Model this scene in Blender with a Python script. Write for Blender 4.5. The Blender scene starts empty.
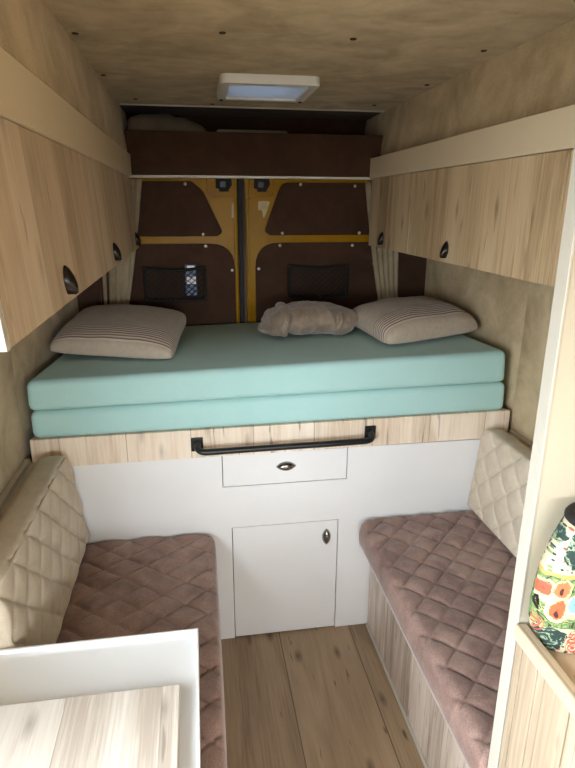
import bpy, bmesh, math, random
from mathutils import Vector, Matrix, noise as mnoise
random.seed(7)
S = bpy.context.scene
C = S.collection
PI = math.pi

# ------------------------------------------------------------------ materials
def lin(c):
    return tuple((x/12.92 if x <= .04045 else ((x+.055)/1.055)**2.4) for x in (v/255 for v in c)) + (1.0,)

class NT:
    def __init__(s, name):
        s.m = bpy.data.materials.new(name); s.m.use_nodes = True
        s.t = s.m.node_tree; s.n = s.t.nodes; s.l = s.t.links
        s.b = s.n['Principled BSDF']
    def new(s, k, **kw):
        n = s.n.new(k)
        for a, v in kw.items(): setattr(n, a, v)
        return n
    def link(s, a, b): s.l.new(a, b)
    def sock(s, v, inp):
        if isinstance(v, (int, float)): inp.default_value = v
        elif isinstance(v, (tuple, list)): inp.default_value = v
        else: s.link(v, inp)
    def math(s, op, a, b=0.0, c=0.0, clamp=False):
        n = s.new('ShaderNodeMath', operation=op, use_clamp=clamp)
        for i, v in enumerate((a, b, c)): s.sock(v, n.inputs[i])
        return n.outputs[0]
    def comb(s, x, y, z):
        n = s.new('ShaderNodeCombineXYZ')
        for i, v in enumerate((x, y, z)): s.sock(v, n.inputs[i])
        return n.outputs[0]
    def obj(s):
        n = s.new('ShaderNodeTexCoord'); return n.outputs['Object']
    def xyz(s):
        n = s.new('ShaderNodeSeparateXYZ'); s.link(s.obj(), n.inputs[0]); return n.outputs
    def noise(s, vec, scale, detail=4, rough=.55, dist=0):
        n = s.new('ShaderNodeTexNoise')
        s.link(vec, n.inputs['Vector'])
        n.inputs['Scale'].default_value = scale; n.inputs['Detail'].default_value = detail
        n.inputs['Roughness'].default_value = rough; n.inputs['Distortion'].default_value = dist
        return n.outputs['Fac']
    def voro(s, vec, scale, feature='F1', out='Distance', rnd=1.0):
        n = s.new('ShaderNodeTexVoronoi', feature=feature)
        s.link(vec, n.inputs['Vector']); n.inputs['Scale'].default_value = scale
        n.inputs['Randomness'].default_value = rnd
        return n.outputs[out]
    def ramp(s, f, stops, interp='LINEAR'):
        n = s.new('ShaderNodeValToRGB'); e = n.color_ramp.elements; n.color_ramp.interpolation = interp
        while len(e) < len(stops): e.new(.5)
        for i, (p, c) in enumerate(stops):
            e[i].position = p; e[i].color = c if isinstance(c, tuple) else (c, c, c, 1)
        s.sock(f, n.inputs[0]); return n.outputs[0]
    def mix(s, f, a, b, mode='MIX'):
        n = s.new('ShaderNodeMix', data_type='RGBA', blend_type=mode)
        s.sock(f, n.inputs[0]); s.sock(a, n.inputs[6]); s.sock(b, n.inputs[7]); return n.outputs[2]
    def out(s, col, rough=.5, metal=0, bump=None, bstr=.2, bdist=.002, sheen=0, spec=None):
        s.sock(col, s.b.inputs['Base Color']); s.sock(rough, s.b.inputs['Roughness'])
        s.b.inputs['Metallic'].default_value = metal
        if spec is not None: s.b.inputs['Specular IOR Level'].default_value = spec
        if sheen:
            s.b.inputs['Sheen Weight'].default_value = sheen; s.b.inputs['Sheen Roughness'].default_value = .4
        if bump is not None:
            n = s.new('ShaderNodeBump'); n.inputs['Strength'].default_value = bstr
            n.inputs['Distance'].default_value = bdist
            s.link(bump, n.inputs['Height']); s.link(n.outputs[0], s.b.inputs['Normal'])
        return s.m

def plain(name, c, rough=.5, metal=0, var=.06, scale=6, spec=None, bump=0):
    t = NT(name); v = t.obj(); f = t.noise(v, scale, 3)
    a = lin(c); d = tuple(x*(1-var) for x in a[:3])+(1,); l = tuple(min(1, x*(1+var)) for x in a[:3])+(1,)
    return t.out(t.ramp(f, [(.3, d), (.7, l)]), rough, metal, t.noise(v, bump, 2) if bump else None, .35, .006, spec=spec)

def suede(name, c1, c2, scale=4.0, stretch=(1, 1, 1), sheen=.15, fine=.15, lo=.36, hi=.64):
    t = NT(name); x = t.xyz()
    v = t.comb(t.math('MULTIPLY', x[0], stretch[0]), t.math('MULTIPLY', x[1], stretch[1]), t.math('MULTIPLY', x[2], stretch[2]))
    a = t.noise(v, scale, 4, .55, .9); b = t.noise(v, scale*3.6, 4, .6, .3); g = t.noise(t.obj(), 260, 2)
    f = t.math('ADD', t.math('MULTIPLY', a, .7), t.math('MULTIPLY', b, .3))
    col = t.ramp(f, [(lo, lin(c1)), (hi, lin(c2))])
    col = t.mix(fine, col, t.ramp(g, [(.3, .15), (.7, .85)]), 'OVERLAY')
    return t.out(col, .92, 0, g, .15, .001, sheen, spec=.2)

def wood(name, along, across, light, mid, dark, pw=.12, contrast=1.0, rough=.45, knots=.5, cracks=.5, off=0.0, seam=.35):
    t = NT(name); x = t.xyz(); ix = 'XYZ'
    al = x[ix.index(along)]; ac = x[ix.index(across)]
    th = x[({0, 1, 2}-{ix.index(along), ix.index(across)}).pop()]
    u = t.math('ADD', t.math('DIVIDE', ac, pw), off+50.0)
    idn = t.math('FLOOR', u)
    wn = t.new('ShaderNodeTexWhiteNoise', noise_dimensions='1D'); t.link(idn, wn.inputs['W']); r = wn.outputs['Value']
    r10 = t.math('MULTIPLY', r, 17.3)
    def vec(ka, kl):
        return t.comb(t.math('ADD', t.math('MULTIPLY', ac, ka), r10), t.math('ADD', t.math('MULTIPLY', al, kl), r10), t.math('MULTIPLY', th, 6.0))
    fine = t.noise(vec(150, 4.0), 1.0, 6, .7, .3)
    broad = t.noise(vec(11, 1.3), 1.0, 3, .5, 1.2)
    f = t.math('ADD', t.math('MULTIPLY', fine, .5), t.math('MULTIPLY', broad, .5))
    f = t.math('ADD', f, t.math('MULTIPLY', t.math('SUBTRACT', r, .5), .22))
    w = .17/contrast
    col = t.ramp(f, [(.5-w, lin(dark)), (.5, lin(mid)), (.5+w, lin(light))])
    k2 = t.new('ShaderNodeTexVoronoi', voronoi_dimensions='2D'); k2.inputs['Scale'].default_value = 1.0
    t.link(t.comb(t.math('ADD', t.math('MULTIPLY', ac, 7.0), t.math('ADD', r10, t.math('MULTIPLY', broad, .25))), t.math('ADD', t.math('MULTIPLY', al, 2.6), r10), 0.0), k2.inputs['Vector']); kd = k2.outputs['Distance']
    kn = t.math('MULTIPLY', t.math('SUBTRACT', 1.0, t.math('MULTIPLY', kd, 8.5), clamp=True), knots, clamp=True)
    kc = tuple(v*.45 for v in lin(dark)[:3])+(1,)
    col = t.mix(kn, col, kc)
    cr = t.noise(vec(46, 5.5), 1.0, 2, .5, .4)
    cm = t.math('MULTIPLY', t.math('MULTIPLY', t.math('SUBTRACT', cr, .67), 14.0, clamp=True), cracks, clamp=True)
    col = t.mix(cm, col, kc)
    fr = t.math('FRACT', u)
    sm = t.math('MULTIPLY', t.math('LESS_THAN', fr, .014), seam)
    col = t.mix(sm, col, tuple(v*.5 for v in lin(dark)[:3])+(1,))
    return t.out(col, rough, 0, fine, .12, .001, spec=.35)

M = {}
M['ceiling'] = suede('ceiling suede', (158, 139, 108), (198, 177, 143), 4.5, (1, 1.25, 1))
M['wall'] = suede('wall suede', (172, 151, 118), (214, 192, 157), 4, (1, 1, 1))
M['brown_board'] = suede('brown board', (62, 43, 32), (76, 54, 41), 6, sheen=.05)
M['seat'] = suede('brown velour', (118, 92, 84), (172, 142, 131), 7, (1, 1, 1), sheen=.35, fine=.25, lo=.3, hi=.7)
M['leather'] = suede('beige leatherette', (196, 181, 160), (212, 198, 178), 9, sheen=0, fine=.1)
M['leather'].node_tree.nodes['Principled BSDF'].inputs['Roughness'].default_value = .55
M['leather_side'] = suede('beige leatherette side', (190, 175, 152), (206, 191, 170), 5, sheen=0, fine=.1)
M['oak_left'] = wood('oak doors left', 'Z', 'Y', (214, 194, 170), (200, 178, 152), (172, 148, 122), .115, 1.0, off=.3, seam=.25, knots=.4)
M['oak_right'] = wood('oak doors right', 'Z', 'Y', (212, 190, 158), (196, 172, 138), (160, 134, 102), .125, 1.0, off=.7, seam=.25, knots=.7)
M['oak_strip'] = wood('oak bed strip', 'Z', 'X', (247, 233, 216), (239, 221, 200), (214, 190, 166), .23, 1.0, cracks=.8, off=.52, seam=.7)
M['oak_bench'] = wood('oak bench panel', 'Z', 'Y', (226, 212, 200), (206, 190, 176), (154, 136, 122), .13, 1.2, off=.2, seam=.6)
M['oak_side'] = wood('oak side cabinet', 'Z', 'Y', (196, 180, 159), (180, 163, 141), (150, 132, 109), .1, .8, cracks=.3, off=.1, seam=.8)
M['oak_trim'] = wood('oak trim', 'Y', 'X', (206, 186, 160), (190, 169, 142), (162, 140, 113), .3, .8, knots=0, cracks=.2)
M['oak_top'] = wood('oak board', 'Y', 'X', (222, 213, 204), (210, 200, 189), (180, 166, 152), .19, 1.1, knots=.6, cracks=.6, off=.85, seam=.3)
M['floor'] = wood('oak floor', 'Y', 'X', (172, 148, 120), (156, 132, 105), (124, 101, 78), .30, .9, rough=.42, knots=.9, cracks=.9, off=.087, seam=.85)
M['white'] = plain('white laminate', (234, 232, 231), .38, var=.015)
M['white_tray'] = plain('white gloss laminate', (238, 238, 238), .3, var=.01)
M['cream'] = plain('cream laminate', (188, 177, 156), .42, var=.02)
M['cream_edge'] = plain('cream edging', (190, 184, 172), .4, var=.02)
M['fascia'] = plain('cream fascia', (214, 196, 168), .5, var=.02)
M['black'] = plain('black metal', (22, 22, 24), .38, var=.1, spec=.5)
M['dark'] = plain('dark gap', (16, 14, 13), .8)
M['gap'] = plain('brown cabinet gap', (74, 58, 44), .7)
M['chrome'] = plain('chrome', (150, 146, 140), .22, 1, var=.05)
M['dark_chrome'] = plain('dark chrome', (52, 48, 45), .3, .8, var=.1)
M['screw'] = plain('screw head', (215, 205, 190), .35, .5)
M['screw_dark'] = plain('bronze screw', (88, 70, 50), .35, .8)
M['yellow'] = plain('yellow van paint', (158, 114, 10), .3, var=.12, scale=5, spec=.08, bump=14)
M['yellow_dark'] = plain('yellow van paint recess', (148, 106, 10), .3, var=.1, spec=.08, bump=18)
M['rubber'] = plain('rubber seal', (20, 14, 12), .7)
M['white_plastic'] = plain('white plastic', (228, 224, 218), .4, var=.02)
M['glint'] = plain('painted pale reflection', (190, 170, 120), .5, var=.2, scale=30)  # pale colour standing in for daylight reflected in the door paint
M['curtain'] = suede('beige curtain', (150, 132, 106), (178, 160, 132), 5, sheen=.1)
M['net'] = plain('black cord', (20, 17, 16), .8)
M['grey_pillow'] = suede('grey pillow', (102, 92, 82), (118, 108, 98), 4, sheen=.1)
M['sheet'] = plain('pale sheet', (150, 140, 126), .9)
M['ground'] = plain('outside paving', (120, 116, 108), .9, var=.15, scale=2)
M['body_paint'] = plain('van shell', (150, 140, 120), .6)

def fabric(name, c, c2, bumpscale=90):
    t = NT(name); v = t.obj(); f = t.noise(v, 5, 3); g = t.voro(v, bumpscale*2)
    col = t.ramp(f, [(.3, lin(c)), (.7, lin(c2))]); col = t.mix(.06, col, t.ramp(g, [(.1, .8), (.6, .3)]), 'OVERLAY')
    return t.out(col, .9, 0, g, .12, .001, .2, spec=.2)
M['aqua'] = fabric('aqua jersey cover', (176, 215, 212), (182, 219, 216))
M['fleece'] = suede('taupe fleece', (128, 112, 97), (162, 143, 125), 9, sheen=.5, fine=.3)

def stripes(name, lo, hi):
    # stripes follow the local v axis (object Y) near the open end of the pillowcase
    t = NT(name); x = t.xyz(); v = x[1]
    wave = t.math('SINE', t.math('MULTIPLY', v, 2*PI/.0155))
    line = t.math('MULTIPLY', t.math('SUBTRACT', wave, .15), 2.5, clamp=True)
    inz = t.math('MULTIPLY', t.math('GREATER_THAN', v, lo), t.math('LESS_THAN', v, hi))
    n = t.noise(t.obj(), 60, 3)
    base = t.ramp(n, [(.3, lin((182, 167, 150))), (.7, lin((194, 179, 162)))])
    pale = lin((214, 200, 186)); dk = lin((130, 106, 92))
    band = t.mix(line, pale, dk)
    col = t.mix(inz, base, band)
    return t.out(col, .92, 0, t.noise(t.obj(), 45, 4), .35, .004, .2, spec=.15)
M['pillow'] = stripes('striped pillowcase', -.255, -.15); M['pillow_r'] = stripes('striped pillowcase right', -.195, -.085)

def paisley(name):
    t = NT(name); o = t.obj(); x = t.xyz()
    w1 = t.math('SUBTRACT', t.noise(o, 26, 2), .5); w2 = t.math('SUBTRACT', t.noise(o, 70, 2), .5)
    px = t.math('ADD', x[0], t.math('ADD', t.math('MULTIPLY', w1, .022), t.math('MULTIPLY', t.math('GREATER_THAN', x[1], 0.0), .37)))
    pz = t.math('ADD', x[2], t.math('ADD', t.math('MULTIPLY', w1, .02), t.math('MULTIPLY', w2, .006)))
    pv = t.comb(px, pz, 0.0); v = t.comb(x[0], x[2], 0.0)
    # cream ground sprinkled with small dark and red flowers
    fl = t.voro(v, 115); cs = t.new('ShaderNodeSeparateColor'); t.link(t.voro(v, 115, out='Color'), cs.inputs[0])
    fc = t.ramp(cs.outputs[0], [(0, lin((38, 62, 54))), (.62, lin((188, 74, 58))), (.8, lin((120, 140, 84)))], 'CONSTANT')
    col = t.mix(t.math('LESS_THAN', fl, .36), lin((194, 182, 152)), fc)
    def spot(cx, cz, rx, rz):
        a = t.math('DIVIDE', t.math('SUBTRACT', px, cx), rx); b = t.math('DIVIDE', t.math('SUBTRACT', pz, cz), rz)
        return t.math('SQRT', t.math('ADD', t.math('MULTIPLY', a, a), t.math('MULTIPLY', b, b)))
    filig = t.noise(v, 260, 3, .7)
    def paisleys(col, d):
        sw = t.math('SINE', t.math('ADD', t.math('MULTIPLY', d, 15.0), t.math('MULTIPLY', w2, 16.0)))
        p = t.ramp(sw, [(0, lin((30, 52, 48))), (.5, lin((44, 76, 66))), (.72, lin((92, 118, 98))), (.9, lin((150, 158, 132)))])
        p = t.mix(t.math('MULTIPLY', t.math('GREATER_THAN', filig, .58), .7), p, lin((24, 36, 34)))
        return t.mix(t.math('LESS_THAN', d, 1.0), col, p)
    # green leafy band
    lf = t.voro(pv, 85); le = t.voro(pv, 85, 'DISTANCE_TO_EDGE')
    green = t.ramp(t.math('ADD', t.math('MULTIPLY', lf, .6), t.math('MULTIPLY', filig, .5)), [(.2, lin((188, 186, 110))), (.38, lin((126, 150, 88))), (.6, lin((84, 116, 72))), (.75, lin((176, 176, 118)))])
    green = t.mix(t.math('LESS_THAN', le, .045), green, lin((50, 60, 42)))
    band = t.math('MULTIPLY', t.math('GREATER_THAN', pz, .066), t.math('LESS_THAN', pz, .178))
    col = t.mix(band, col, green)
    rim = t.math('LESS_THAN', t.math('ABSOLUTE', t.math('SUBTRACT', pz, .180)), .004)
    col = t.mix(rim, col, lin((206, 150, 84)))
    # blossoms, petals and a pale blue leaf in the band
    for (cx, cz, rx, rz, c) in ((-.052, .100, .030, .012, (224, 200, 140)), (-.092, .142, .020, .022, (226, 214, 182)), (-.094, .146, .015, .016, (208, 84, 60)),
                                (-.066, .110, .021, .030, (226, 206, 150)), (-.066, .108, .015, .024, (212, 92, 56)), (-.066, .152, .017, .020, (216, 106, 66)), (-.042, .122, .014, .022, (128, 176, 188)),
                                (.03, .115, .020, .028, (212, 92, 56)), (.05, .150, .016, .02, (128, 176, 188)), (.34, .12, .02, .028, (212, 92, 56)), (.40, .12, .02, .028, (212, 92, 56))):
        dd = spot(cx, cz, rx, rz); veins = t.ramp(t.math('ADD', t.math('MULTIPLY', dd, .6), t.math('MULTIPLY', filig, .5)), [(.25, tuple(v*.35 for v in lin(c)[:3])+(1,)), (.38, lin(c)), (.7, lin(c)), (.82, lin((232, 206, 150)))])
        col = t.mix(t.math('LESS_THAN', dd, 1.0), col, veins)
    col = t.mix(t.math('LESS_THAN', spot(-.066, .100, .004, .008), 1.0), col, lin((70, 36, 30)))
    col = t.mix(t.math('LESS_THAN', spot(-.066, .150, .004, .008), 1.0), col, lin((70, 36, 30)))
    for (cx, cz, rx, rz) in ((-.074, .030, .032, .036), (-.028, .232, .040, .056), (-.090, .262, .026, .02), (.02, .03, .03, .04), (.062, .23, .034, .05), (.30, .03, .03, .04), (.33, .235, .04, .05), (.40, .03, .03, .04)):
        col = paisleys(col, spot(cx, cz, rx, rz))
    for (cx, cz) in ((-.028, .042), (-.098, .066), (-.022, .018)):
        d = spot(cx, cz, .016, .020); sw = t.math('SINE', t.math('MULTIPLY', d, 14.0))
        col = t.mix(t.math('MULTIPLY', t.math('LESS_THAN', d, 1.0), t.math('GREATER_THAN', sw, .1)), col, lin((194, 84, 66)))
    return t.out(col, .75, 0, filig, .1, .001)
M['floral'] = paisley('paisley print')

def blind():
    t = NT('grey hatch blind')
    tr = t.new('ShaderNodeBsdfTranslucent'); tr.inputs[0].default_value = (.60, .66, .76, 1)
    t.b.inputs['Base Color'].default_value = (.55, .6, .68, 1); t.b.inputs['Roughness'].default_value = .6
    mx = t.new('ShaderNodeMixShader'); mx.inputs[0].default_value = .12
    t.link(t.b.outputs[0], mx.inputs[1]); t.link(tr.outputs[0], mx.inputs[2])
    t.link(mx.outputs[0], t.n['Material Output'].inputs[0]); return t.m
M['blind'] = blind()

# ------------------------------------------------------------------ mesh helpers (bmeshes hold world coordinates)
def box(bm, x0, x1, y0, y1, z0, z1, bev=0, seg=2):
    vs = [bm.verts.new((x, y, z)) for x in (x0, x1) for y in (y0, y1) for z in (z0, z1)]
    fs = [bm.faces.new([vs[i] for i in f]) for f in ((0, 1, 3, 2), (4, 6, 7, 5), (0, 4, 5, 1), (2, 3, 7, 6), (0, 2, 6, 4), (1, 5, 7, 3))]
    if bev:
        es = list({e for f in fs for e in f.edges})
        bmesh.ops.bevel(bm, geom=es, offset=bev, segments=seg, profile=.5, affect='EDGES')
    return bm

def hexa(bm, pts, bev=0, seg=3):
    """eight corners: bottom ring (4) then top ring (4), both counter-clockwise from above"""
    vs = [bm.verts.new(p) for p in pts]
    fs = [bm.faces.new([vs[i] for i in f]) for f in ((3, 2, 1, 0), (4, 5, 6, 7), (0, 1, 5, 4), (1, 2, 6, 5), (2, 3, 7, 6), (3, 0, 4, 7))]
    if bev:
        es = list({e for f in fs for e in f.edges})
        bmesh.ops.bevel(bm, geom=es, offset=bev, segments=seg, profile=.5, affect='EDGES')
    return bm

def prism(bm, poly, axis, a, b, bev=0):
    """poly: 2-D points in the two other axes (in XYZ order), extruded along axis from a to b"""
    def P(p, h):
        q = list(p); q.insert('XYZ'.index(axis), h); return q
    lo = [bm.verts.new(P(p, a)) for p in poly]; hi = [bm.verts.new(P(p, b)) for p in poly]
    n = len(poly); fs = [bm.faces.new(lo[::-1]), bm.faces.new(hi)]
    for i in range(n): fs.append(bm.faces.new((lo[i], lo[(i+1) % n], hi[(i+1) % n], hi[i])))
    if bev:
        es = list({e for f in fs[:2] for e in f.edges})
        bmesh.ops.bevel(bm, geom=es, offset=bev, segments=2, profile=.5, affect='EDGES')
    return bm

def tube(bm, pts, r, n=8, cap=True, closed=False):
    pts = [Vector(p) for p in pts]; rings = []; m = len(pts); up = None
    for i, p in enumerate(pts):
        a = pts[(i-1) % m] if (closed or i) else p; b = pts[(i+1) % m] if (closed or i < m-1) else p
        d = (b-a).normalized()
        if up is None: up = d.orthogonal().normalized()
        up = (up - d*up.dot(d)).normalized(); s = d.cross(up)
        rr = r[i] if isinstance(r, (list, tuple)) else r
        rings.append([bm.verts.new(p+(up*math.cos(2*PI*k/n)+s*math.sin(2*PI*k/n))*rr) for k in range(n)])
    for i in range(m if closed else m-1):
        A, B = rings[i], rings[(i+1) % m]
        for k in range(n): bm.faces.new((A[k], A[(k+1) % n], B[(k+1) % n], B[k]))
    if cap and not closed: bm.faces.new(rings[0][::-1]); bm.faces.new(rings[-1])
    return bm

def disc(bm, c, nrm, r, h, n=14, dome=.6):
    c = Vector(c); w = Vector(nrm).normalized(); u = w.orthogonal().normalized(); v = w.cross(u); prev = None
    for (k, hh) in ((1, 0), (1, h*.5), (dome, h)):
        ring = [bm.verts.new(c+w*hh+(u*math.cos(2*PI*i/n)+v*math.sin(2*PI*i/n))*r*k) for i in range(n)]
        if prev:
            for i in range(n): bm.faces.new((prev[i], prev[(i+1) % n], ring[(i+1) % n], ring[i]))
        else: bm.faces.new(ring[::-1])
        prev = ring
    bm.faces.new(prev); return bm

def rounded(poly, rads, n=6):
    out = []; m = len(poly)
    for i, p in enumerate(poly):
        p = Vector(p); a = Vector(poly[i-1]); b = Vector(poly[(i+1) % m]); r = rads[i] if isinstance(rads, (list, tuple)) else rads
        if r <= 0: out.append(tuple(p)); continue
        da = (a-p).normalized(); db = (b-p).normalized(); ang = da.angle(db); d = r/math.tan(ang/2)
        d = min(d, (a-p).length*.49, (b-p).length*.49)
        s, e = p+da*d, p+db*d
        for k in range(n+1):
            t = k/n; out.append(tuple(s*(1-t)**2+p*2*t*(1-t)+e*t*t))
    return out

def origin_of(o):
    v = Vector((0, 0, 0))
    while o is not None: v += o.location; o = o.parent
    return v

def obj(name, bm, mat, parent=None, smooth=False, loc=None, label=None, recalc=True):
    if recalc: bmesh.ops.recalc_face_normals(bm, faces=bm.faces)
    if parent is not None: loc = Vector((0, 0, 0)); org = origin_of(parent)
    else:
        if loc is None:
            xs = [v.co.x for v in bm.verts]; ys = [v.co.y for v in bm.verts]; zs = [v.co.z for v in bm.verts]
            loc = Vector(((min(xs)+max(xs))/2, (min(ys)+max(ys))/2, min(zs)))
        loc = Vector(loc); org = loc
    bmesh.ops.translate(bm, verts=bm.verts, vec=-org)
    me = bpy.data.meshes.new(name); bm.to_mesh(me); bm.free()
    for m in (mat if isinstance(mat, list) else [mat]): me.materials.append(m)
    if smooth:
        for p in me.polygons: p.use_smooth = True
    o = bpy.data.objects.new(name, me); C.objects.link(o); o.location = loc
    if parent is not None: o.parent = parent
    if label: o['label'] = label
    return o

def smooth_by_angle(o, deg=40):
    me = o.data
    for p in me.polygons: p.use_smooth = True
    bm = bmesh.new(); bm.from_mesh(me)
    for e in bm.edges:
        if len(e.link_faces) == 2 and e.calc_face_angle(0) > math.radians(deg): e.smooth = False
    bm.to_mesh(me); bm.free(); return o

def thing(name, label, cat, loc, group=None):
    o = bpy.data.objects.new(name, None); C.objects.link(o); o.location = loc; o.empty_display_size = .05
    return tag(o, label, cat, group)
def tag(o, label, cat, group=None):
    o['label'] = label; o['category'] = cat
    if group: o['group'] = group
    return o
def struct(name, bm, mat, label, cat, **kw):
    o = obj(name, bm, mat, **kw); o['kind'] = 'structure'; o['label'] = label; o['category'] = cat; return o
B = bmesh.new

# ------------------------------------------------------------------ the shell of the van
CZ = 2.145
bm = B(); box(bm, -1.05, 1.05, -3.3, 1.2, -.04, 0)
struct('floor', bm, M['floor'], 'light oak plank floor down the aisle of the van', 'floor', loc=(0, 0, 0))

HX0, HX1, HY0, HY1 = -.160, .116, .205, .470
bm = B()
for (a, b, c, d) in ((-1.05, 1.05, -3.3, HY0), (-1.05, 1.05, HY1, .845), (-1.05, HX0, HY0, HY1), (HX1, 1.05, HY0, HY1)):
    box(bm, a, b, c, d, CZ, CZ+.05)
ceil = struct('ceiling', bm, M['ceiling'], 'mottled taupe suede ceiling of the van', 'ceiling', loc=(0, 0, CZ))
for (x, y) in ((-.585, -.23), (-.21, -.30), (.136, -.30), (.535, -.245), (-.585, .27), (.562, .24), (-.52, .72), (.505, .70), (-.2, .79)):
    bm = B(); disc(bm, (x, y, CZ), (0, 0, -1), .009, .004); obj('screw', bm, M['screw_dark'], ceil, True)

for s_, nm in ((-1, 'left'), (1, 'right')):
    bm = B(); q = lambda a, b: (min(a*s_, b*s_), max(a*s_, b*s_))
    if s_ < 0:
        box(bm, *q(.932, 1.05), -1.40, 1.2, 0, 2.144); box(bm, *q(.932, 1.05), -2.6, -1.40, 1.90, 2.144); box(bm, *q(.932, 1.05), -2.6, -1.40, 0, .06); box(bm, *q(.932, 1.05), -3.3, -2.6, 0, 2.144)
    else: box(bm, *q(.932, 1.05), -3.3, 1.2, 0, 2.144)
    struct('wall_'+nm, bm, M['wall'], 'beige suede %s wall of the van between bed and overhead cabinet' % nm, 'wall', loc=(s_*.932, 0, 0))
    bm = B(); prism(bm, [(s_*.931, 1.946), (s_*.577, 1.946), (s_*.605, 2.1445), (s_*.931, 2.1445)], 'Y', -3.24, 1.149)
    struct('wall_'+nm, bm, M['wall'], 'mottled suede lining above the %s overhead cabinet, up to the ceiling' % nm, 'wall', loc=(s_*.7, 0, 1.946))
    bm = B(); prism(bm, [(s_*.931, .02), (s_*.86, .844), (s_*.931, .844)], 'Z', .95, 1.536)
    struct('wall_'+nm, bm, M['wall'], 'suede rear quarter of the %s wall bending in beside the pillow' % nm, 'wall', loc=(s_*.9, .7, .95))
bm = B(); box(bm, -1.05, 1.05, 1.15, 1.2, 1.85, 2.2); box(bm, -1.05, 1.05, .846, 1.15, CZ, CZ+.05)
struct('wall_back', bm, M['brown_board'], 'dark brown lining of the high roof behind the overhead shelf', 'wall')
# cab end: bulkhead below, windscreen opening above
bm = B(); box(bm, -1.05, 1.05, -3.3, -3.25, 0, 1.2); box(bm, -1.05, 1.05, -3.3, -3.25, 1.65, 2.15); box(bm, -1.05, -.8, -3.3, -3.25, 1.2, 1.65); box(bm, .8, 1.05, -3.3, -3.25, 1.2, 1.65)
struct('wall_front', bm, M['body_paint'], 'front end of the van below and above the windscreen', 'wall')
bm = B(); box(bm, -30, 30, -30, 30, -.62, -.6)
struct('ground', bm, M['ground'], 'paved ground outside the van', 'ground')
# dark rear pillars either side of the doors
for s, n in ((-1, 1), (1, 2)):
    bm = B(); prism(bm, [(s*.70, .845), (s*.93, .845), (s*.93, .875), (s*.70, .875)], 'Z', .95, 1.84)
    struct('trim_%d' % n, bm, M['brown_board'], 'dark brown lining of the rear door pillar on the %s' % ('left', 'right')[n-1], 'trim')
# ledges under the side walls
for s, n in ((-1, 3), (1, 4)):
    bm = B()
    prism(bm, [(s*.93, .62), (s*.93, .865), (s*.912, .865), (s*.908, .85), (s*.892, .85), (s*.886, .832), (s*.872, .826), (s*.872, .62)], 'Y', -1.18, -.004)
    struct('trim_%d' % n, bm, M['leather_side'], 'beige ribbed ledge along the %s wall behind the backrest' % ('left', 'right')[n-3], 'trim')
# pale edge where the ceiling lining ends
bm = B(); box(bm, -.60, .60, .844, .852, CZ-.006, CZ)
struct('trim_5', bm, M['cream_edge'], 'thin pale edge strip at the rear end of the ceiling', 'trim')
# white lip under the overhead shelf
bm = B()
pl = [(-.63, .87), (-.62, .835)]+[(-.62+1.24*i/16, .835-.035*math.sin(PI*i/16)**.6) for i in range(1, 16)]+[(.62, .835), (.63, .87)]
prism(bm, pl, 'Z', 1.842, 1.851)
struct('trim_6', bm, M['white_plastic'], 'white curved lip under the brown overhead shelf', 'trim')

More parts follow.
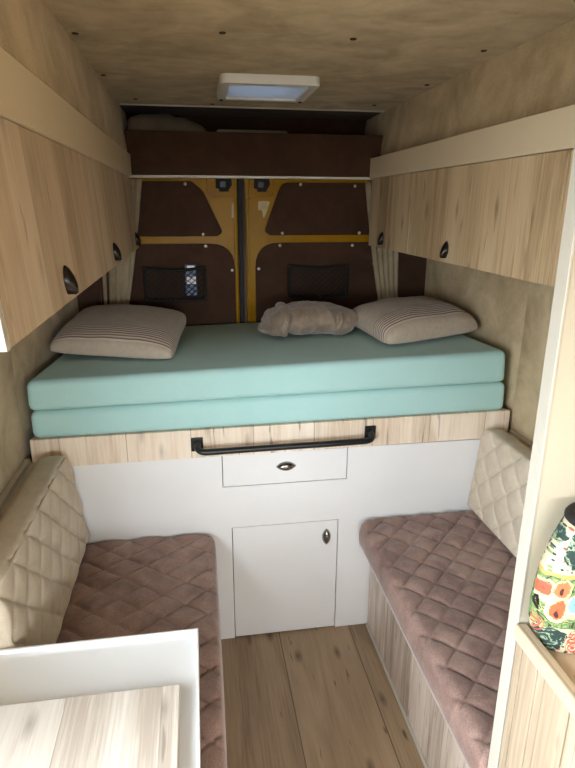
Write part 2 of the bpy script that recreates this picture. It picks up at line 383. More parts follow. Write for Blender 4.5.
# ------------------------------------------------------------------ rear doors
DY = .88
def flat(poly, y0, y1, bev=.004):
    bm = B(); prism(bm, poly, 'Y', y0, y1, bev); return bm
def rear_door(n, s):
    lab = ('left', 'right')[n-1]
    xi = -.092 if s < 0 else -.060            # inner edge next to the seal
    xo = -.84 if s < 0 else .84
    bm = B(); box(bm, min(xi, xo), max(xi, xo), DY+.012, DY+.05, .55, 1.85, .006)
    d = struct('door_%d' % n, bm, M['yellow'], 'yellow rear van door on the %s lined with dark brown boards' % lab, 'door', loc=((xi+xo)/2, DY, .55))
    if s < 0:
        up = rounded([(-.76, 1.826), (-.305, 1.83), (-.252, 1.785), (-.166, 1.60), (-.19, 1.580), (-.76, 1.581)], [0, .03, .07, .05, .03, 0])
        lo = rounded([(-.80, .80), (-.80, 1.546), (-.111, 1.546), (-.114, .80)], [0, .02, .12, 0])
        scr = [(-.334, 1.817), (-.26, 1.59), (-.25, 1.535), (-.126, 1.419)]
        lx, ly = -.156, 1.815
    else:
        up = rounded([(.125, 1.826), (.69, 1.83), (.69, 1.583), (.06, 1.583), (.036, 1.605), (.103, 1.785)], [.06, 0, 0, .03, .05, .05])
        lo = rounded([(-.012, .80), (-.010, 1.548), (.575, 1.548), (.618, 1.48), (.63, .80)], [0, .12, .03, .03, 0])
        scr = [(.211, 1.819), (.48, 1.813), (.123, 1.593), (.51, 1.593), (.111, 1.535), (.477, 1.533), (.005, 1.424), (.594, 1.442)]
        lx, ly = .023, 1.815
    obj('upper_panel', flat(up, DY, DY+.014), M['brown_board'], d)
    obj('lower_panel', flat(lo, DY, DY+.014), M['brown_board'], d)
    for (x, z) in scr:
        bm = B(); disc(bm, (x, DY, z), (0, -1, 0), .0075, .005); obj('screw', bm, M['screw'], d, True)
    # raised pressing around the latch, latch opening
    a = -.235 if s < 0 else -.038; b = -.105 if s < 0 else .082
    L = obj('latch_housing', flat(rounded([(a, 1.848), (b, 1.848), (b, 1.762), (a+.02 if s < 0 else a, 1.752), (a, 1.77)], [0, 0, .02, .02, .02]), DY-.004, DY+.02), M['yellow_dark'], d)
    hole = [(lx-.036, 1.846), (lx+.036, 1.846), (lx+.040, 1.815), (lx+.024, 1.795), (lx+.022, 1.784), (lx-.020, 1.784), (lx-.022, 1.796), (lx-.038, 1.80)]
    obj('latch', flat(hole, DY-.007, DY+.005, .001), M['net'], L, label='black latch opening')
    bm = B(); box(bm, lx-.02, lx+.012, DY-.012, DY-.006, 1.80, 1.832, .003); obj('catch', bm, M['black'], L)
    # ribs pressed into the frame
    xa = -.105 if s < 0 else -.045
    bm = B(); box(bm, xa-.006, xa+.006, DY+.002, DY+.016, .85, 1.75, .003); obj('frame_rib', bm, M['yellow'], d)
    sc = rounded([(-.118, 1.735), (-.104, 1.735), (-.106, 1.665), (-.122, 1.665)], .004) if s < 0 else rounded([(.008, 1.742), (.065, 1.742), (.05, 1.70), (.032, 1.655), (.026, 1.70), (.006, 1.70)], .006)
    obj('painted_glint', flat(sc, DY+.010, DY+.0135, 0), M['glint'], d, label='pale reflection painted as a patch on the yellow door')  # reflected daylight on the glossy door, put in as a pale patch
    return d
rear_door(1, -1); rear_door(2, 1)
bm = B(); box(bm, -.0915, -.0605, DY+.006, DY+.06, .55, 1.845, .004)
t7 = struct('trim_7', bm, M['rubber'], 'black rubber seal between the two yellow rear doors', 'trim')
bm = B(); tube(bm, [(-.062, DY+.004, .56), (-.062, DY+.004, 1.2), (-.062, DY+.004, 1.838)], .0065, 8); obj('seal_lip', bm, plain('worn seal lip', (96, 76, 66), .6), t7, True, label='worn brownish lip of the seal')

# ------------------------------------------------------------------ roof hatch
bm = B()
outer = rounded([(-.193, .168), (.152, .168), (.152, .513), (-.193, .513)], .03)
inner = rounded([(-.160, .205), (.118, .205), (.118, .480), (-.160, .480)], .012)
def ring(bm, o, i, z0, z1, ozin=0):
    n = len(o)
    c = [[bm.verts.new((x, y, z)) for x, y in P] for P, z in ((o, z1), (o, z0+.006), ([(-.02+(x+.02)*.985, .34+(y-.34)*.985) for x, y in o], z0), (i, z0), (i, z1))]
    for k in range(4):
        for j in range(n): bm.faces.new((c[k][j], c[k][(j+1) % n], c[k+1][(j+1) % n], c[k+1][j]))
ring(bm, outer, inner, 2.116, CZ)
hatch = struct('window_1', bm, M['white_plastic'], 'white framed roof hatch in the ceiling above the bed', 'window', loc=(-.02, .34, 2.116))
smooth_by_angle(hatch)
bm = B(); box(bm, -.164, .122, .200, .484, 2.124, 2.128); obj('blind', bm, M['blind'], hatch, label='pale blue grey translucent blind')
for x, y in ((-.176, .498), (.136, .498)):
    bm = B(); disc(bm, (x, y, 2.117), (0, 0, -1), .007, .006); obj('clip', bm, M['dark_chrome'], hatch, True)
bm = B()
for (a, b, c, d) in ((HX0-.012, HX0, HY0, HY1), (HX1, HX1+.012, HY0, HY1), (HX0, HX1, HY0-.012, HY0), (HX0, HX1, HY1, HY1+.012)): box(bm, a, b, c, d, CZ+.051, CZ+.10)
obj('roof_collar', bm, M['white_plastic'], hatch)

# ------------------------------------------------------------------ overhead shelf across the rear
sh = thing('overhead_shelf', 'dark brown overhead shelf across the rear above the yellow doors', 'shelf', (0, .8, 1.853))
bm = B(); prism(bm, [(-.622, 1.853), (.622, 1.853), (.60, 1.94), (.572, 1.945), (.585, 2.034), (-.585, 2.034), (-.572, 1.945), (-.60, 1.94)], 'Y', .80, .814, .003); obj('front_board', bm, M['brown_board'], sh)
bm = B(); box(bm, -.60, .60, .8145, 1.149, 1.853, 1.866); obj('shelf_base', bm, M['brown_board'], sh)
def pillow_bm(L, W, H, n=34, seed=0, pinch=.1, flat=.34, pw=.27, shear=0):
    """soft cushion in a local frame, centre at origin of plan, underside near z=0; returns bmesh with local coordinates"""
    bm = B(); g = {}
    for side in (1, -1):
        for i in range(n+1):
            for j in range(n+1):
                u = -math.cos(PI*i/n); v = -math.cos(PI*j/n)
                e = max(0, (1-u*u))*max(0, (1-v*v))
                if e < 1e-9 and side < 0: g[side, i, j] = g[1, i, j]; continue
                h = (e**pw)
                x = L/2*u*(1-pinch*(1-v*v)*abs(u)**3*.6); y = W/2*v*(1-pinch*(1-u*u)*abs(v)**3*.6)
                cr = 1-.07*(u*v)**4; x *= cr; y *= cr
                wr = mnoise.noise(Vector((x*9+seed, y*9, side)))*.10 + mnoise.noise(Vector((x*22+seed, y*16, side+3)))*.04
                edge = (abs(u)**6+abs(v)**6)*.5
                wr += .09*math.sin(math.atan2(v, u)*11+seed)*min(1, edge)
                z = H*(h*(1+wr*.8)) if side > 0 else -H*flat*h
                g[side, i, j] = bm.verts.new((x+shear*y, y, z+H*.36))
    for side in (1, -1):
        for i in range(n):
            for j in range(n):
                q = [g[side, i, j], g[side, i+1, j], g[side, i+1, j+1], g[side, i, j+1]]
                q2 = []
                for w in q:
                    if w not in q2: q2.append(w)
                if len(q2) > 2:
                    try: bm.faces.new(q2 if side > 0 else q2[::-1])
                    except ValueError: pass
    return bm
def place_local(o, loc, rot): o.location = loc; o.rotation_euler = rot
sp = obj('pillow', pillow_bm(.365, .27, .160, 34, seed=9, pinch=.0, pw=.13), M['grey_pillow'], None, True, loc=(0, 0, 0))
place_local(sp, (-.418, .97, 1.898), (0, .12, 0))
tag(sp, 'grey pillow stowed in the left end of the brown overhead shelf', 'pillow')
bm = B()
for k in range(6): box(bm, -.20+.004*k, .165-.003*k, .86+.005*k, 1.10, 1.868+.0318*k, 1.897+.0318*k, .010, 2)
fs = obj('folded_sheet', bm, M['sheet'], None, True); tag(fs, 'pale folded sheet peeping over the middle of the brown overhead shelf', 'sheet')

# ------------------------------------------------------------------ handles
def almond(parent, c, U, N, L=.072, W=.036, H=.016, name='handle', metal='chrome', skew=0):
    """pointed-oval pull: chrome plate, raised dark centre with a small button"""
    c = Vector(c); U = Vector(U); N = Vector(N); V = N.cross(U); n = 12
    bm = B(); prev = None
    def outl(k): 
        pts = []
        for i in range(n+1): t = -1+2*i/n; pts.append((t, (1-t*t)**.85))
        return [(t*k, w*k) for t, w in pts]+[(t*k, -w*k) for t, w in pts[-2:0:-1]]
    for k, h in ((1, 0), (1, .15), (.9, .42), (.66, .8), (.36, 1.0)):
        r = [bm.verts.new(c+U*(a*L/2-skew*L/2*h*h)+V*(b*W/2)+N*(h*H)) for a, b in outl(k)]
        if prev:
            for i in range(len(r)): bm.faces.new((prev[i], prev[(i+1) % len(r)], r[(i+1) % len(r)], r[i]))
        else: bm.faces.new(r[::-1])
        prev = r
    bm.faces.new(prev)
    h = obj(name, bm, M[metal], parent); smooth_by_angle(h, 35)
    bm = B(); disc(bm, c+N*H*.9-U*skew*L/2, N, W*.30, .010, 16, .85); obj('button', bm, M['dark_chrome'], h, True) if parent.parent is None else None
    return h

def pull(parent, c, U, N):
    h = almond(parent, c, U, N)
    return h

# ------------------------------------------------------------------ overhead cabinets
def cabinet(s, y0, y1, xt, xb, seams, handles, mat, label, group):
    t = thing('overhead_cabinet', label, 'cabinet', (s*.75, (y0+y1)/2, 1.537), group)
    X = lambda x: s*x
    m = .018
    bm = B()
    prism(bm, [(X(.929), 1.539), (X(xb+m), 1.539), (X(xt+m), 1.938), (X(.929), 1.938)], 'Y', y0, y1, .001)
    obj('carcass', bm, M['gap'], t)
    # end panel facing the camera
    bm = B(); prism(bm, [(X(.929), 1.537), (X(xb), 1.537), (X(xt), 1.84), (X(xt), 1.94), (X(.929), 1.94)], 'Y', y0-.016, y0-.0005, .001)
    obj('end_panel', bm, M['cream_edge'], t)
    ztop = 1.842
    xat = lambda z: xb+(xt-xb)*(z-1.537)/(ztop-1.537)
    bm = B(); prism(bm, [(X(xt-.012), ztop+.002), (X(xt-.012), 1.932), (X(xt+m), 1.932), (X(xt+m), ztop+.002)], 'Y', y0, y1, .001)
    obj('fascia', bm, M['fascia'], t, label='plain cream fascia strip')
    ys = [y0+.0005]+list(seams)+[y1]
    for i in range(len(ys)-1):
        a, b = ys[i]+.0016, ys[i+1]-.0016
        bm = B(); prism(bm, [(X(xat(1.539)), 1.539), (X(xt), ztop), (X(xt+m-.001), ztop), (X(xat(1.539)+m-.001), 1.539)], 'Y', a, b, .001)
        d = obj('door', bm, mat, t)
        hy = handles[i]
        if hy is not None:
            z = 1.582; almond(d, (X(xat(z)), hy, z), (0, 0, 1), (-s, 0, 0), .056, .030, .022, metal='dark_chrome', skew=.55)
    return t
cabinet(-1, -1.185, .765, .573, .553, (-.45, .255), (-.80, -.07, .665), M['oak_left'],
        'long oak fronted overhead cabinet on the left wall with three doors', 'oak overhead cabinets')
cabinet(1, -1.05, .785, .535, .531, (-.712, .254), (None, -.114, .574), M['oak_right'],
        'oak fronted overhead cabinet on the right wall beside the tall cream partition', 'oak overhead cabinets')

# ------------------------------------------------------------------ bed base
bed = thing('bed_base', 'white bed base across the van with oak edge strip, drawer and door', 'bed base', (0, .4, 0))
ZB = .83
bm = B()
dx0, dx1, dz0, dz1 = -.236, .244, .700, .829
ex0, ex1, ez0, ez1 = -.206, .215, .002, .518
g = .003
xs0, xs1 = -.929, .929
def rect(a, b, c, d): box(bm, a, b, 0, .016, c, d)
rect(xs0, dx0-g, dz0-g, ZB); rect(dx1+g, xs1, dz0-g, ZB)
rect(xs0, xs1, ez1+g, dz0-g)
rect(xs0, ex0-g, 0, ez1+g); rect(ex1+g, xs1, 0, ez1+g)
obj('front_panel', bm, M['white'], bed)
bm = B(); box(bm, -.92, .92, .045, .84, .01, .90); obj('carcass', bm, M['dark'], bed)
bm = B(); box(bm, dx0, dx1, 0, .0165, dz0, ZB-.001, .0008); d = obj('drawer', bm, M['white'], bed)
almond(d, (.005, 0, .770), (1, 0, 0), (0, -1, 0), .078, .038, .018)
bm = B(); box(bm, ex0, ex1, 0, .0165, ez0+.004, ez1, .0008); d = obj('door', bm, M['white'], bed)
almond(d, (.170, 0, .446), (0, 0, 1), (0, -1, 0), .074, .036, .018)
bm = B(); hexa(bm, [(-.905, -.003, .825), (.905, -.003, .835), (.905, .016, .835), (-.905, .016, .825), (-.905, -.003, .934), (.905, -.003, .947), (.905, .016, .947), (-.905, .016, .934)], .001, 1)
obj('edge_strip', bm, M['oak_strip'], bed, label='oak edge strip')
bm = B(); hexa(bm, [(-.90, .0165, .90), (.90, .0165, .90), (.80, .845, .90), (-.82, .845, .90), (-.90, .0165, .934), (.90, .0165, .945), (.80, .845, .945), (-.82, .845, .934)]); obj('slat_board', bm, M['cream'], bed)
# grab rail
bm = B(); zl, zr = .876, .882; path = []
def arc(p0, p1, p2, n=6): return [Vector(p0)*(1-t)**2+Vector(p1)*2*t*(1-t)+Vector(p2)*t*t for t in [k/n for k in range(n+1)]]
path = [Vector((-.326, -.004, zl+.012)), Vector((-.326, -.03, zl+.010))]+arc((-.326, -.036, zl+.008), (-.324, -.06, zl), (-.296, -.062, zl-.002))+[Vector((-.15, -.062, zl)), Vector((.15, -.062, zr-.004))]+arc((.298, -.062, zr-.002), (.326, -.06, zr), (.328, -.036, zr+.008))+[Vector((.328, -.03, zr+.010)), Vector((.328, -.004, zr+.012))]
tube(bm, path, .0118, 14)
rail = obj('grab_rail', bm, M['black'], bed, True, label='black metal grab rail')
for x, z in ((-.327, .884), (.330, .891)):
    bm = B(); box(bm, x-.022, x+.022, -.011, -.0032, z-.027, z+.027, .003); br = obj('mounting_plate', bm, M['black'], rail)

# ------------------------------------------------------------------ mattresses
def mattress(pts, label, seed):
    bm = B(); hexa(bm, pts, .024, 4)
    bmesh.ops.triangulate(bm, faces=[f for f in bm.faces if len(f.verts) > 4])
    o = obj('mattress', bm, M['aqua'], None); smooth_by_angle(o, 50)
    tag(o, label, 'mattress', 'aqua mattresses on the bed'); return o
LM = [(-.897, -.002, .9345), (.882, -.002, .9465), (.80, .84, .9465), (-.82, .84, .9345)]
mattress(LM+[(-.897, -.002, 1.037), (.880, -.002, 1.064), (.80, .84, 1.064), (-.82, .84, 1.037)], 'lower of the two stacked aqua mattresses, lying on the bed base', 1)
mattress([(-.898, -.006, 1.0375), (.872, -.006, 1.0645), (.80, .845, 1.0645), (-.82, .845, 1.0375), (-.896, -.002, 1.147), (.866, -.002, 1.192), (.80, .845, 1.190), (-.82, .845, 1.146)], 'upper of the two stacked aqua mattresses, with the pillows on it', 2)
def ztop(x): return 1.146+(x+.886)/(1.738)*.044

# ------------------------------------------------------------------ pillows and blanket
def bed_pillow(cx, cy, rz, L, W, H, seed, label, tilt=(0, 0), dz=0, shear=0, mat='pillow'):
    o = obj('pillow', pillow_bm(L, W, H, 44, seed=seed, shear=shear), M[mat], None, True, loc=(0, 0, 0))
    place_local(o, (cx, cy, ztop(cx)+dz), (tilt[0], tilt[1], rz)); tag(o, label, 'pillow', 'striped pillows on the bed'); return o
bed_pillow(-.612, .48, math.radians(-15), .51, .57, .086, 1.3, 'striped beige pillow lying flat at the left end of the aqua mattress', (.075, .03), .022, -.17)
bed_pillow(.622, .405, math.radians(18), .50, .47, .10, 5.2, 'striped beige pillow at the right end of the mattress, touching the rolled blanket', (.02, -.03), .008, .22, 'pillow_r')

def blob_blanket():
    bm = B(); z = 1.188
    def ell(c, r, rot=(0, 0, 0)):
        m = Matrix.Translation(c) @ (Matrix.Rotation(rot[2], 4, 'Z') @ Matrix.Rotation(rot[1], 4, 'Y') @ Matrix.Rotation(rot[0], 4, 'X')) @ Matrix.Diagonal((*r, 1))
        bmesh.ops.create_icosphere(bm, subdivisions=4, radius=1, matrix=m)
    ell((.25, .50, z+.060), (.160, .130, .068), (0, 0, -.05))
    ell((.15, .48, z+.064), (.10, .130, .070), (0, -.1, .1))
    ell((.315, .49, z+.048), (.080, .115, .055), (0, .1, -.1))
    # folds wrapped over the bundle
    def wrap(x0, x1, r, lift, a0=-.5, a1=PI+.2):
        pts = []
        for k in range(15):
            t = k/14; a = a0+(a1-a0)*t
            pts.append((x0+(x1-x0)*t+.012*math.sin(5*t), .49-.130*math.cos(a), max(z+.004, z+.055+(.062+lift)*math.sin(a))))
        tube(bm, pts, [r*(.55+.45*math.sin(PI*min(1, .12+k/14*.8))) for k in range(15)], 10)
    wrap(.055, .085, .024, -.012); wrap(.125, .23, .012, .006); wrap(.29, .32, .011, -.008); wrap(.28, .19, .009, .004)
    # open end of the roll: an outer lip curling round an inner fold
    tube(bm, [(.075-.010*k+.004*math.sin(k), .375+.010*k, z+.020+.014*math.sin(k*.35)) for k in range(9)], [.020, .022, .023, .023, .022, .021, .020, .018, .012], 12)
    ell((.055, .47, z+.066), (.060, .105, .042), (0, -.25, .2))
    ell((.02, .47, z+.024), (.055, .085, .028), (0, .06, .25))
    ell((.025, .50, z+.062), (.042, .075, .016), (0, -.3, .25))
    return bm
bk = obj('blanket', blob_blanket(), M['fleece'], None, True, recalc=False)
rm = bk.modifiers.new('merge', 'REMESH'); rm.mode = 'VOXEL'; rm.voxel_size = .006; rm.use_smooth_shade = True
sm = bk.modifiers.new('soften', 'SMOOTH'); sm.factor = .5; sm.iterations = 4
for nm, sz, st, dp in (('folds', .10, .018, 0), ('creases', .035, .010, 1)):
    tx = bpy.data.textures.new(nm, 'CLOUDS'); tx.noise_scale = sz; tx.noise_depth = dp
    dm = bk.modifiers.new(nm, 'DISPLACE'); dm.texture = tx; dm.strength = st; dm.mid_level = .55; dm.texture_coords = 'LOCAL'
bk.location.x -= .012; bk.location.y -= .02
tag(bk, 'crumpled taupe fleece blanket rolled up between the two pillows', 'blanket')

# ------------------------------------------------------------------ curtains and nets on the rear doors
def curtain(xs_top, xs_bot, y, z0, z1, waves, label):
    bm = B(); nx, nz = 60, 20; th = .003; rows = []
    for side in (0, 1):
        G = []
        for j in range(nz+1):
            t = j/nz; e = t**.8; a = xs_bot[0]*(1-e)+xs_top[0]*e; b = xs_bot[1]*(1-e)+xs_top[1]*e; R = []
            for i in range(nx+1):
                u = i/nx; amp = .009*(.7+.3*math.sin(3*t+u*5))
                R.append(bm.verts.new((a+(b-a)*u, y+amp*math.sin(u*2*PI*waves+.8*math.sin(2.2*t))+side*th, z0+(z1-z0)*t)))
            G.append(R)
        rows.append(G)
    for s in (0, 1):
        for j in range(nz):
            for i in range(nx):
                f = (rows[s][j][i], rows[s][j][i+1], rows[s][j+1][i+1], rows[s][j+1][i]); bm.faces.new(f if s == 0 else f[::-1])
    for j in range(nz):
        for i in (0, nx): bm.faces.new((rows[0][j][i], rows[0][j+1][i], rows[1][j+1][i], rows[1][j][i]))
    for i in range(nx):
        for j in (0, nz): bm.faces.new((rows[0][j][i], rows[0][j][i+1], rows[1][j][i+1], rows[1][j][i]))
    o = obj('curtain', bm, M['curtain'], None, True); tag(o, label, 'curtain', 'gathered curtains beside the rear doors'); return o
curtain((-.74, -.525), (-.755, -.645), .842, 1.20, 1.834, 5, 'gathered beige curtain hanging at the far left behind the left cabinet')
curtain((.52, .70), (.632, .722), .842, 1.195, 1.834, 5, 'gathered beige curtain hanging at the far right behind the right pillow')

def net(x0, x1, z0, z1, label):
    t = thing('storage_net', label, 'net', ((x0+x1)/2, DY, z0), 'black nets on the rear doors')
    sagz = lambda u: -.012*math.sin(PI*u)
    bul = lambda u, v: DY-.012-.03*math.sin(PI*u)**.6*(1-.5*v)
    bm = B(); N = 20
    P = lambda u, v: (x0+(x1-x0)*u, bul(u, v), z0+(z1-z0)*v+sagz(u)*v)
    nd = 9; asp = (z1-z0)/(x1-x0)
    for sgn in (1, -1):
        k = -nd
        while k <= 2*nd:
            pts = []
            for q in range(31):
                v = q/30; u = (k/nd)+sgn*v*asp*1.15
                if 0 <= u <= 1: pts.append(P(u, v))
            if len(pts) > 2: tube(bm, pts, .0022, 4, False)
            k += 1
    obj('mesh', bm, M['net'], t)
    bm = B(); tube(bm, [P(i/N, 1) for i in range(N+1)]+[P(1, 1-i/8) for i in range(1, 9)]+[P(1-i/N, 0) for i in range(1, N+1)]+[P(0, i/8) for i in range(1, 8)], .0075, 8, closed=True)
    obj('border', bm, M['net'], t, True)
    for u, v in ((0, 1), (1, 1), (0, 0), (1, 0), (.5, 0)):
        p = P(u, v); bm = B(); disc(bm, (p[0], p[1]-.006, p[2]), (0, -1, 0), .009, .006); obj('stud', bm, M['dark_chrome'], t, True)
        bm = B(); tube(bm, [(p[0], p[1], p[2]), (p[0], DY-.0005, p[2])], .004, 6); obj('peg', bm, M['net'], t)
    return t
net(-.545, -.262, 1.283, 1.436, 'black elastic net on the left yellow door, holding a small blue packet')
net(.155, .452, 1.287, 1.438, 'empty black elastic net on the right yellow door above the blanket')
pk = thing('packet', 'small blue and white packet tucked in the net on the left door', 'packet', (-.327, .872, 1.30))
bm = B(); hexa(bm, [(-.357, .862, 1.30), (-.298, .862, 1.30), (-.298, .876, 1.30), (-.357, .876, 1.30), (-.354, .866, 1.450), (-.301, .866, 1.450), (-.301, .874, 1.450), (-.354, .874, 1.450)], .003, 2)
obj('pouch', bm, plain('blue packet', (40, 72, 112), .4, var=.3, scale=40), pk)
bm = B(); prism(bm, rounded([(-.345, 1.444), (-.31, 1.446), (-.308, 1.428), (-.322, 1.422), (-.34, 1.428)], .004), 'Y', .859, .864); obj('cap_mark', bm, M['white_plastic'], pk, label='white mark at the top')
bm = B(); prism(bm, rounded([(-.348, 1.36), (-.304, 1.358), (-.303, 1.392), (-.318, 1.396), (-.326, 1.388), (-.348, 1.394)], .003), 'Y', .855, .862); obj('white_label', bm, M['white_plastic'], pk, label='white label patch')

# ------------------------------------------------------------------ benches
def quilt(name, c, N, t, mat, parent=None, diag=.11, depth=.008, sw=.006, r=.022, rc=(0, 0, 0, 0), step=.0075, offs=(0, 0), ratio=1.0, seambulge=.006, margin=0, crown=0):
    """padded slab on the plan quad c (00,10,11,01) growing along N with diamond stitching pressed in"""
    c = [Vector(p) for p in c]; N = Vector(N).normalized()
    a = ((c[1]-c[0]).length+(c[2]-c[3]).length)/2; b = ((c[3]-c[0]).length+(c[2]-c[1]).length)/2
    def params(L):
        e = [0, .08*r, .25*r, .5*r, .75*r]; n = max(4, int((L-2*r)/step)); mid = [r+(L-2*r)*i/n for i in range(n+1)]
        return e+mid+[L-x for x in e[::-1]]
    A = params(a); Bp = params(b)
    def corner(x, y):
        for k, (cx, cy) in enumerate(((0, 0), (a, 0), (a, b), (0, b))):
            R = rc[k]
            if R <= 0: continue
            qx = R-abs(x-cx); qy = R-abs(y-cy)
            if qx > 0 and qy > 0:
                m = max(qx, qy); L = math.hypot(qx, qy); s = m/L
                qx *= s; qy *= s
                return (cx+(R-qx)*(1 if cx == 0 else -1), cy+(R-qy)*(1 if cy == 0 else -1))
        return x, y
    def P(x, y, h):
        u, v = x/a, y/b
        return (c[0]*(1-u)+c[1]*u)*(1-v)+(c[3]*(1-u)+c[2]*u)*v+N*h
    bm = B(); G = []
    for x in A:
        R = []
        for y in Bp:
            d = min(x, y, a-x, b-y); h = t
            if d < r: h = t-r+math.sqrt(max(0, r*r-(r-d)**2))
            px, py = x+offs[0], (y+offs[1])*ratio
            puff = 1.0
            for w in (px+py, px-py):
                q = (w/diag) % 1.0; s = min(q, 1-q)*diag/math.sqrt(2)
                dd = math.exp(-(s/sw)**2)
                puff = min(puff, 1-dd)
            q1 = abs(math.sin(PI*(px+py)/diag))*abs(math.sin(PI*(px-py)/diag))
            fade = min(1, max(0, (d-margin)/.012)) if margin else min(1, .35+d/.02)
            h += fade*(depth*.75*(q1**.5-.6)-depth*.55*(1-puff))
            h += mnoise.noise(Vector((x*14, y*14, t*50)))*.0016
            if crown: h += crown*(math.sin(PI*x/a)*math.sin(PI*y/b))**.5
            X, Y = corner(x, y)
            R.append(bm.verts.new(P(X, Y, h)))
        G.append(R)
    na, nb = len(A), len(Bp)
    for i in range(na-1):
        for j in range(nb-1): bm.faces.new((G[i][j], G[i+1][j], G[i+1][j+1], G[i][j+1]))
    loop = [(i, 0) for i in range(na)]+[(na-1, j) for j in range(1, nb)]+[(i, nb-1) for i in range(na-2, -1, -1)]+[(0, j) for j in range(nb-2, 0, -1)]
    prev = [G[i][j] for i, j in loop]
    cen = (c[0]+c[1]+c[2]+c[3])/4
    hs = t-r
    for k in range(1, 5):
        f = k/4; cur = []
        for (i, j) in loop:
            X, Y = corner(A[i], Bp[j]); p = P(X, Y, hs*(1-f))
            o = (p-cen); o -= N*o.dot(N); o.normalize()
            cur.append(bm.verts.new(p+o*seambulge*math.sin(PI*min(1, f*.95))*.8))
        for q in range(len(loop)): bm.faces.new((prev[q], cur[q], cur[(q+1) % len(loop)], prev[(q+1) % len(loop)]))
        prev = cur
    bm.faces.new(prev[::-1])
    return obj(name, bm, mat, parent, True)

def bench(s, pts, label):
    t = thing('bench', label, 'bench', (s*.6, -.6, 0), 'bench boxes either side of the aisle')
    xa, xb, y0, y1, h = pts
    bm = B(); hexa(bm, sorted_ccw([(xb, y0), (s*.925, y0), (s*.925, y1), (xa, y1)], 0, h)); obj('front_panel', bm, M['oak_bench'], t)
    return t
def sorted_ccw(P, z0, z1):
    cx = sum(p[0] for p in P)/4; cy = sum(p[1] for p in P)/4
    P = sorted(P, key=lambda p: math.atan2(p[1]-cy, p[0]-cx))
    return [(x, y, z0) for x, y in P]+[(x, y, z1) for x, y in P]
bl = bench(-1, (-.305, -.325, -1.45, -.014, .433), 'oak bench box on the left under the brown seat, behind the white tray top')
br = bench(1, (.357, .357, -1.07, -.014, .433), 'oak plank fronted bench box on the right of the aisle')
bm = B(); box(bm, .350, .3565, -1.07, -.015, 0.0, .018, .002); obj('base_strip', bm, M['cream_edge'], br, label='pale strip along the floor')
bm = B(); box(bm, .325, .3565, -1.07, -.62, .42, .4325, .001); obj('lid_edge', bm, M['black'], br, label='black edge under the seat')

ZS = .434
lc = quilt('seat_cushion', [(-.925, -1.40, ZS), (-.292, -1.40, ZS), (-.276, -.012, ZS), (-.925, -.012, ZS)], (0, 0, 1), .088, M['seat'], diag=.14, depth=.010, sw=.0035, step=.0065, r=.026, rc=(0, .02, .05, 0), offs=(.02, .03), ratio=1.25)
tag(lc, 'brown diamond quilted seat cushion on the left bench, partly under the white tray', 'cushion', 'brown quilted seat cushions')
rcu = quilt('seat_cushion', [(.288, -1.068, ZS), (.925, -1.068, ZS), (.925, -.012, ZS), (.294, -.012, ZS)], (0, 0, 1), .096, M['seat'], diag=.115, depth=.011, sw=.0035, step=.0065, r=.030, rc=(.01, 0, 0, .05), offs=(.03, .02), ratio=1.0)
tag(rcu, 'brown diamond quilted seat cushion on the right bench', 'cushion', 'brown quilted seat cushions')

def backrest(s, far, near, zb, zt, xbt, xtp, thick, label, **kw):
    """front face towards the aisle; back plane c, N towards the aisle"""
    N = Vector((-s, 0, -(xtp-xbt)*s/(zt-zb)*-1 if False else 0))
    b0 = Vector((xbt+s*thick, near, zb)); b1 = Vector((xbt+s*thick, far, zb)); t1 = Vector((xtp+s*thick, far, zt)); t0 = Vector((xtp+s*thick, near, zt))
    cs = [b0, b1, t1, t0] if s > 0 else [b1, b0, t0, t1]
    nrm = (b1-b0).cross(t0-b0).normalized()
    if nrm.x*s > 0: nrm = -nrm
    o = quilt('backrest_cushion', cs, nrm, thick, M['leather'], **kw)
    return o, nrm
lb, n1 = backrest(-1, -.014, -.80, .530, .898, -.734, -.778, .085, '', diag=.13, depth=.013, sw=.0035, step=.0065, r=.016, rc=(0.01, 0, 0, .09), offs=(.0, .05), margin=.004)
tag(lb, 'beige quilted backrest cushion leaning on the left wall above the brown seat', 'cushion', 'beige quilted backrests')
bm = B(); tube(bm, [(-.777, -.085-.0695*k, .894+.0008*math.sin(k*2.1)) for k in range(11)], .0028, 6); obj('piping', bm, M['leather_side'], lb, True)
rb, n2 = backrest(1, -.014, -1.06, .540, .890, .750, .784, .07, '', diag=.13, depth=.013, sw=.0035, step=.0065, r=.016, rc=(0, 0, .05, 0), offs=(.04, .02), margin=.004)
tag(rb, 'beige quilted backrest cushion standing on the right bench beside the partition', 'cushion', 'beige quilted backrests')

# ------------------------------------------------------------------ white tray top with oak board, lower left
tr = thing('kitchen_box', 'white box with a raised rim standing on the left bench in the foreground', 'box', (-.6, -1.1, .527))
bm = B(); box(bm, -.88, -.345, -1.44, -.83, .528, .715, .002); obj('body', bm, M['white_tray'], tr)
bm = B(); box(bm, -.90, -.337, -1.46, -.808, .7155, .732); obj('top_panel', bm, M['white_tray'], tr)
bm = B(); box(bm, -.90, -.337, -.814, -.808, .7322, .744, .001); box(bm, -.343, -.337, -1.46, -.8142, .7322, .744, .001); obj('rim', bm, M['white_tray'], tr)
bm = B(); box(bm, -.885, -.376, -1.45, -.996, .7325, .766, .0015)
wb = obj('worktop_board', bm, M['oak_top'], None); tag(wb, 'pale oak board lying on the white box in the lower left corner', 'board')

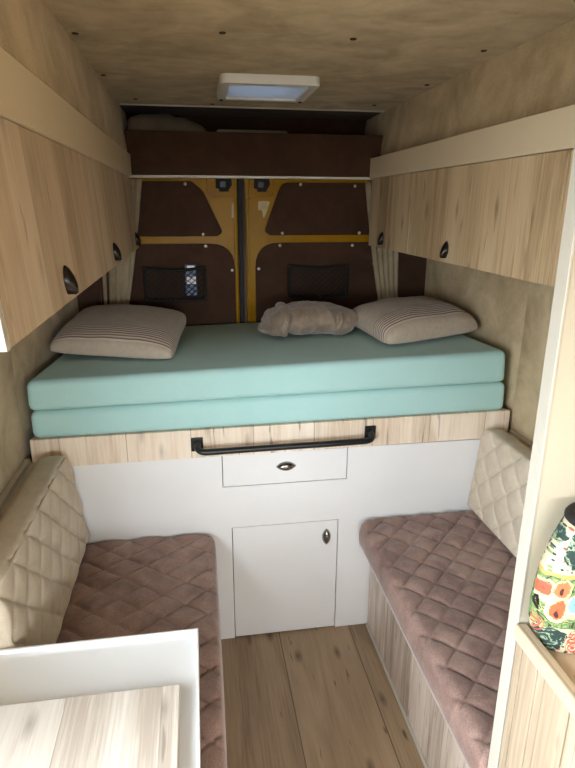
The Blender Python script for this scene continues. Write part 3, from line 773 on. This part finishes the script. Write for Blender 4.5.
# ------------------------------------------------------------------ partition and side cabinet on the right
pt = thing('partition', 'tall cream partition panel at the end of the right bench', 'partition', (.7, -.77, 0))
bm = B(); box(bm, .3055, .929, -1.105, -1.077, 0, 2.14); obj('panel', bm, M['cream'], pt)
bm = B(); box(bm, .300, .305, -1.107, -1.075, 0, 2.14, .001); obj('edging', bm, M['cream_edge'], pt, label='white edging strip')
sc = thing('side_cabinet', 'pale oak fronted kitchen cabinet by the partition with the floral bag on top', 'cabinet', (.6, -1.4, 0))
bm = B(); box(bm, .3115, .929, -1.90, -1.109, 0.0, .868); obj('carcass', bm, M['dark'], sc)
ys = [-1.109, -1.133, -1.186, -1.283, -1.41, -1.60, -1.90]
for k in range(len(ys)-1):
    bm = B(); box(bm, .302, .311, ys[k+1]+.0016, ys[k]-.0016, 0, .888, .0008); obj('front_board', bm, M['oak_side'], sc)
bm = B(); box(bm, .3185, .929, -1.90, -1.109, .8685, .904); obj('top_board', bm, M['oak_trim'], sc)
bm = B(); box(bm, .295, .318, -1.90, -1.109, .889, .924, .003); obj('edge_moulding', bm, M['oak_trim'], sc, label='raised oak edge moulding')

bx, by, bz = .392, -1.153, .9055
bag = thing('bag', 'paisley printed floral fabric bag with a black rim on the kitchen cabinet', 'bag', (bx, by, bz))
prof = [(.062, .001), (.066, .004), (.069, .018), (.092, .045), (.099, .07), (.101, .11), (.099, .15), (.094, .19), (.083, .235), (.070, .268), (.060, .285)]
bm = B(); n = 48; prev = None
for (r, z) in prof:
    R = []
    for k in range(n):
        a = 2*PI*k/n; rr = r*(1+.025*mnoise.noise(Vector((math.cos(a)*2, math.sin(a)*2, z*14))))
        R.append(bm.verts.new((bx+rr*math.cos(a), by-.012*(z/.285)**2+(.018+rr*.22+.011*(z/.285)**2)*math.sin(a), bz+z)))
    if prev:
        for k in range(n): bm.faces.new((prev[k], prev[(k+1) % n], R[(k+1) % n], R[k]))
    else: bm.faces.new(R[::-1])
    prev = R
bm.faces.new(prev)
obj('body', bm, M['floral'], bag, True)
bm = B(); tube(bm, [(bx+.055*math.cos(2*PI*k/28), by-.016+.040*math.sin(2*PI*k/28), bz+.286) for k in range(28)], .0105, 10, closed=True)
obj('rolled_rim', bm, M['net'], bag, True, label='black rolled opening')
bm = B(); tube(bm, [(bx-.098+dx, by-.012+dy, bz+dz) for dx, dy, dz in ((.003, 0, .100), (-.003, -.002, .108), (-.010, -.004, .120), (-.012, -.004, .128), (-.008, -.003, .133), (-.003, -.001, .129), (.0, 0, .120), (.004, 0, .108))], .0024, 8)
obj('strap_loop', bm, M['net'], bag, True, label='black webbing loop')

# ------------------------------------------------------------------ light
w = bpy.data.worlds.new('World'); S.world = w; w.use_nodes = True
nt = w.node_tree; bg = nt.nodes['Background']
tc = nt.nodes.new('ShaderNodeTexCoord'); sx = nt.nodes.new('ShaderNodeSeparateXYZ'); nt.links.new(tc.outputs['Generated'], sx.inputs[0])
rp = nt.nodes.new('ShaderNodeValToRGB'); e = rp.color_ramp.elements
e[0].position = .0; e[0].color = (.57, .63, .68, 1); e[1].position = .9; e[1].color = (.83, .93, 1.0, 1)
nt.links.new(sx.outputs[2], rp.inputs[0]); nt.links.new(rp.outputs[0], bg.inputs[0]); bg.inputs[1].default_value = 10.0
def portal(name, loc, rot, sx_, sy_):
    l = bpy.data.lights.new(name, 'AREA'); l.shape = 'RECTANGLE'; l.size = sx_; l.size_y = sy_; l.cycles.is_portal = True
    o = bpy.data.objects.new(name, l); C.objects.link(o); o.location = loc; o.rotation_euler = rot
portal('door_daylight', (-1.04, -2.0, .98), (0, -PI/2, 0), 1.84, 1.2)
portal('windscreen_daylight', (0, -3.29, 1.4), (PI/2, 0, 0), 1.6, .45)
portal('hatch_daylight', (-.02, .34, 2.25), (0, 0, 0), .27, .27)

# ------------------------------------------------------------------ camera
CAM = (-.30625, -1.97673, 1.72019); yaw, pitch, roll, F = (math.radians(9.07682), math.radians(17.26076), math.radians(-.14357), 572.889)
f = Vector((math.sin(yaw)*math.cos(pitch), math.cos(yaw)*math.cos(pitch), -math.sin(pitch)))
r = Vector((math.cos(yaw), -math.sin(yaw), 0)); d = f.cross(r)
r2 = r*math.cos(roll)+d*math.sin(roll); d2 = d*math.cos(roll)-r*math.sin(roll)
cam = bpy.data.cameras.new('Camera'); co = bpy.data.objects.new('Camera', cam); C.objects.link(co)
co.matrix_world = Matrix(((r2.x, -d2.x, -f.x, CAM[0]), (r2.y, -d2.y, -f.y, CAM[1]), (r2.z, -d2.z, -f.z, CAM[2]), (0, 0, 0, 1)))
cam.sensor_width = 36; cam.sensor_fit = 'AUTO'; cam.lens = F*36/768; cam.clip_start = .02
S.camera = co
vs = S.view_settings; vs.view_transform = 'Standard'; vs.look = 'None'; vs.gamma = 1; vs.use_curve_mapping = False; vs.exposure = 1.5
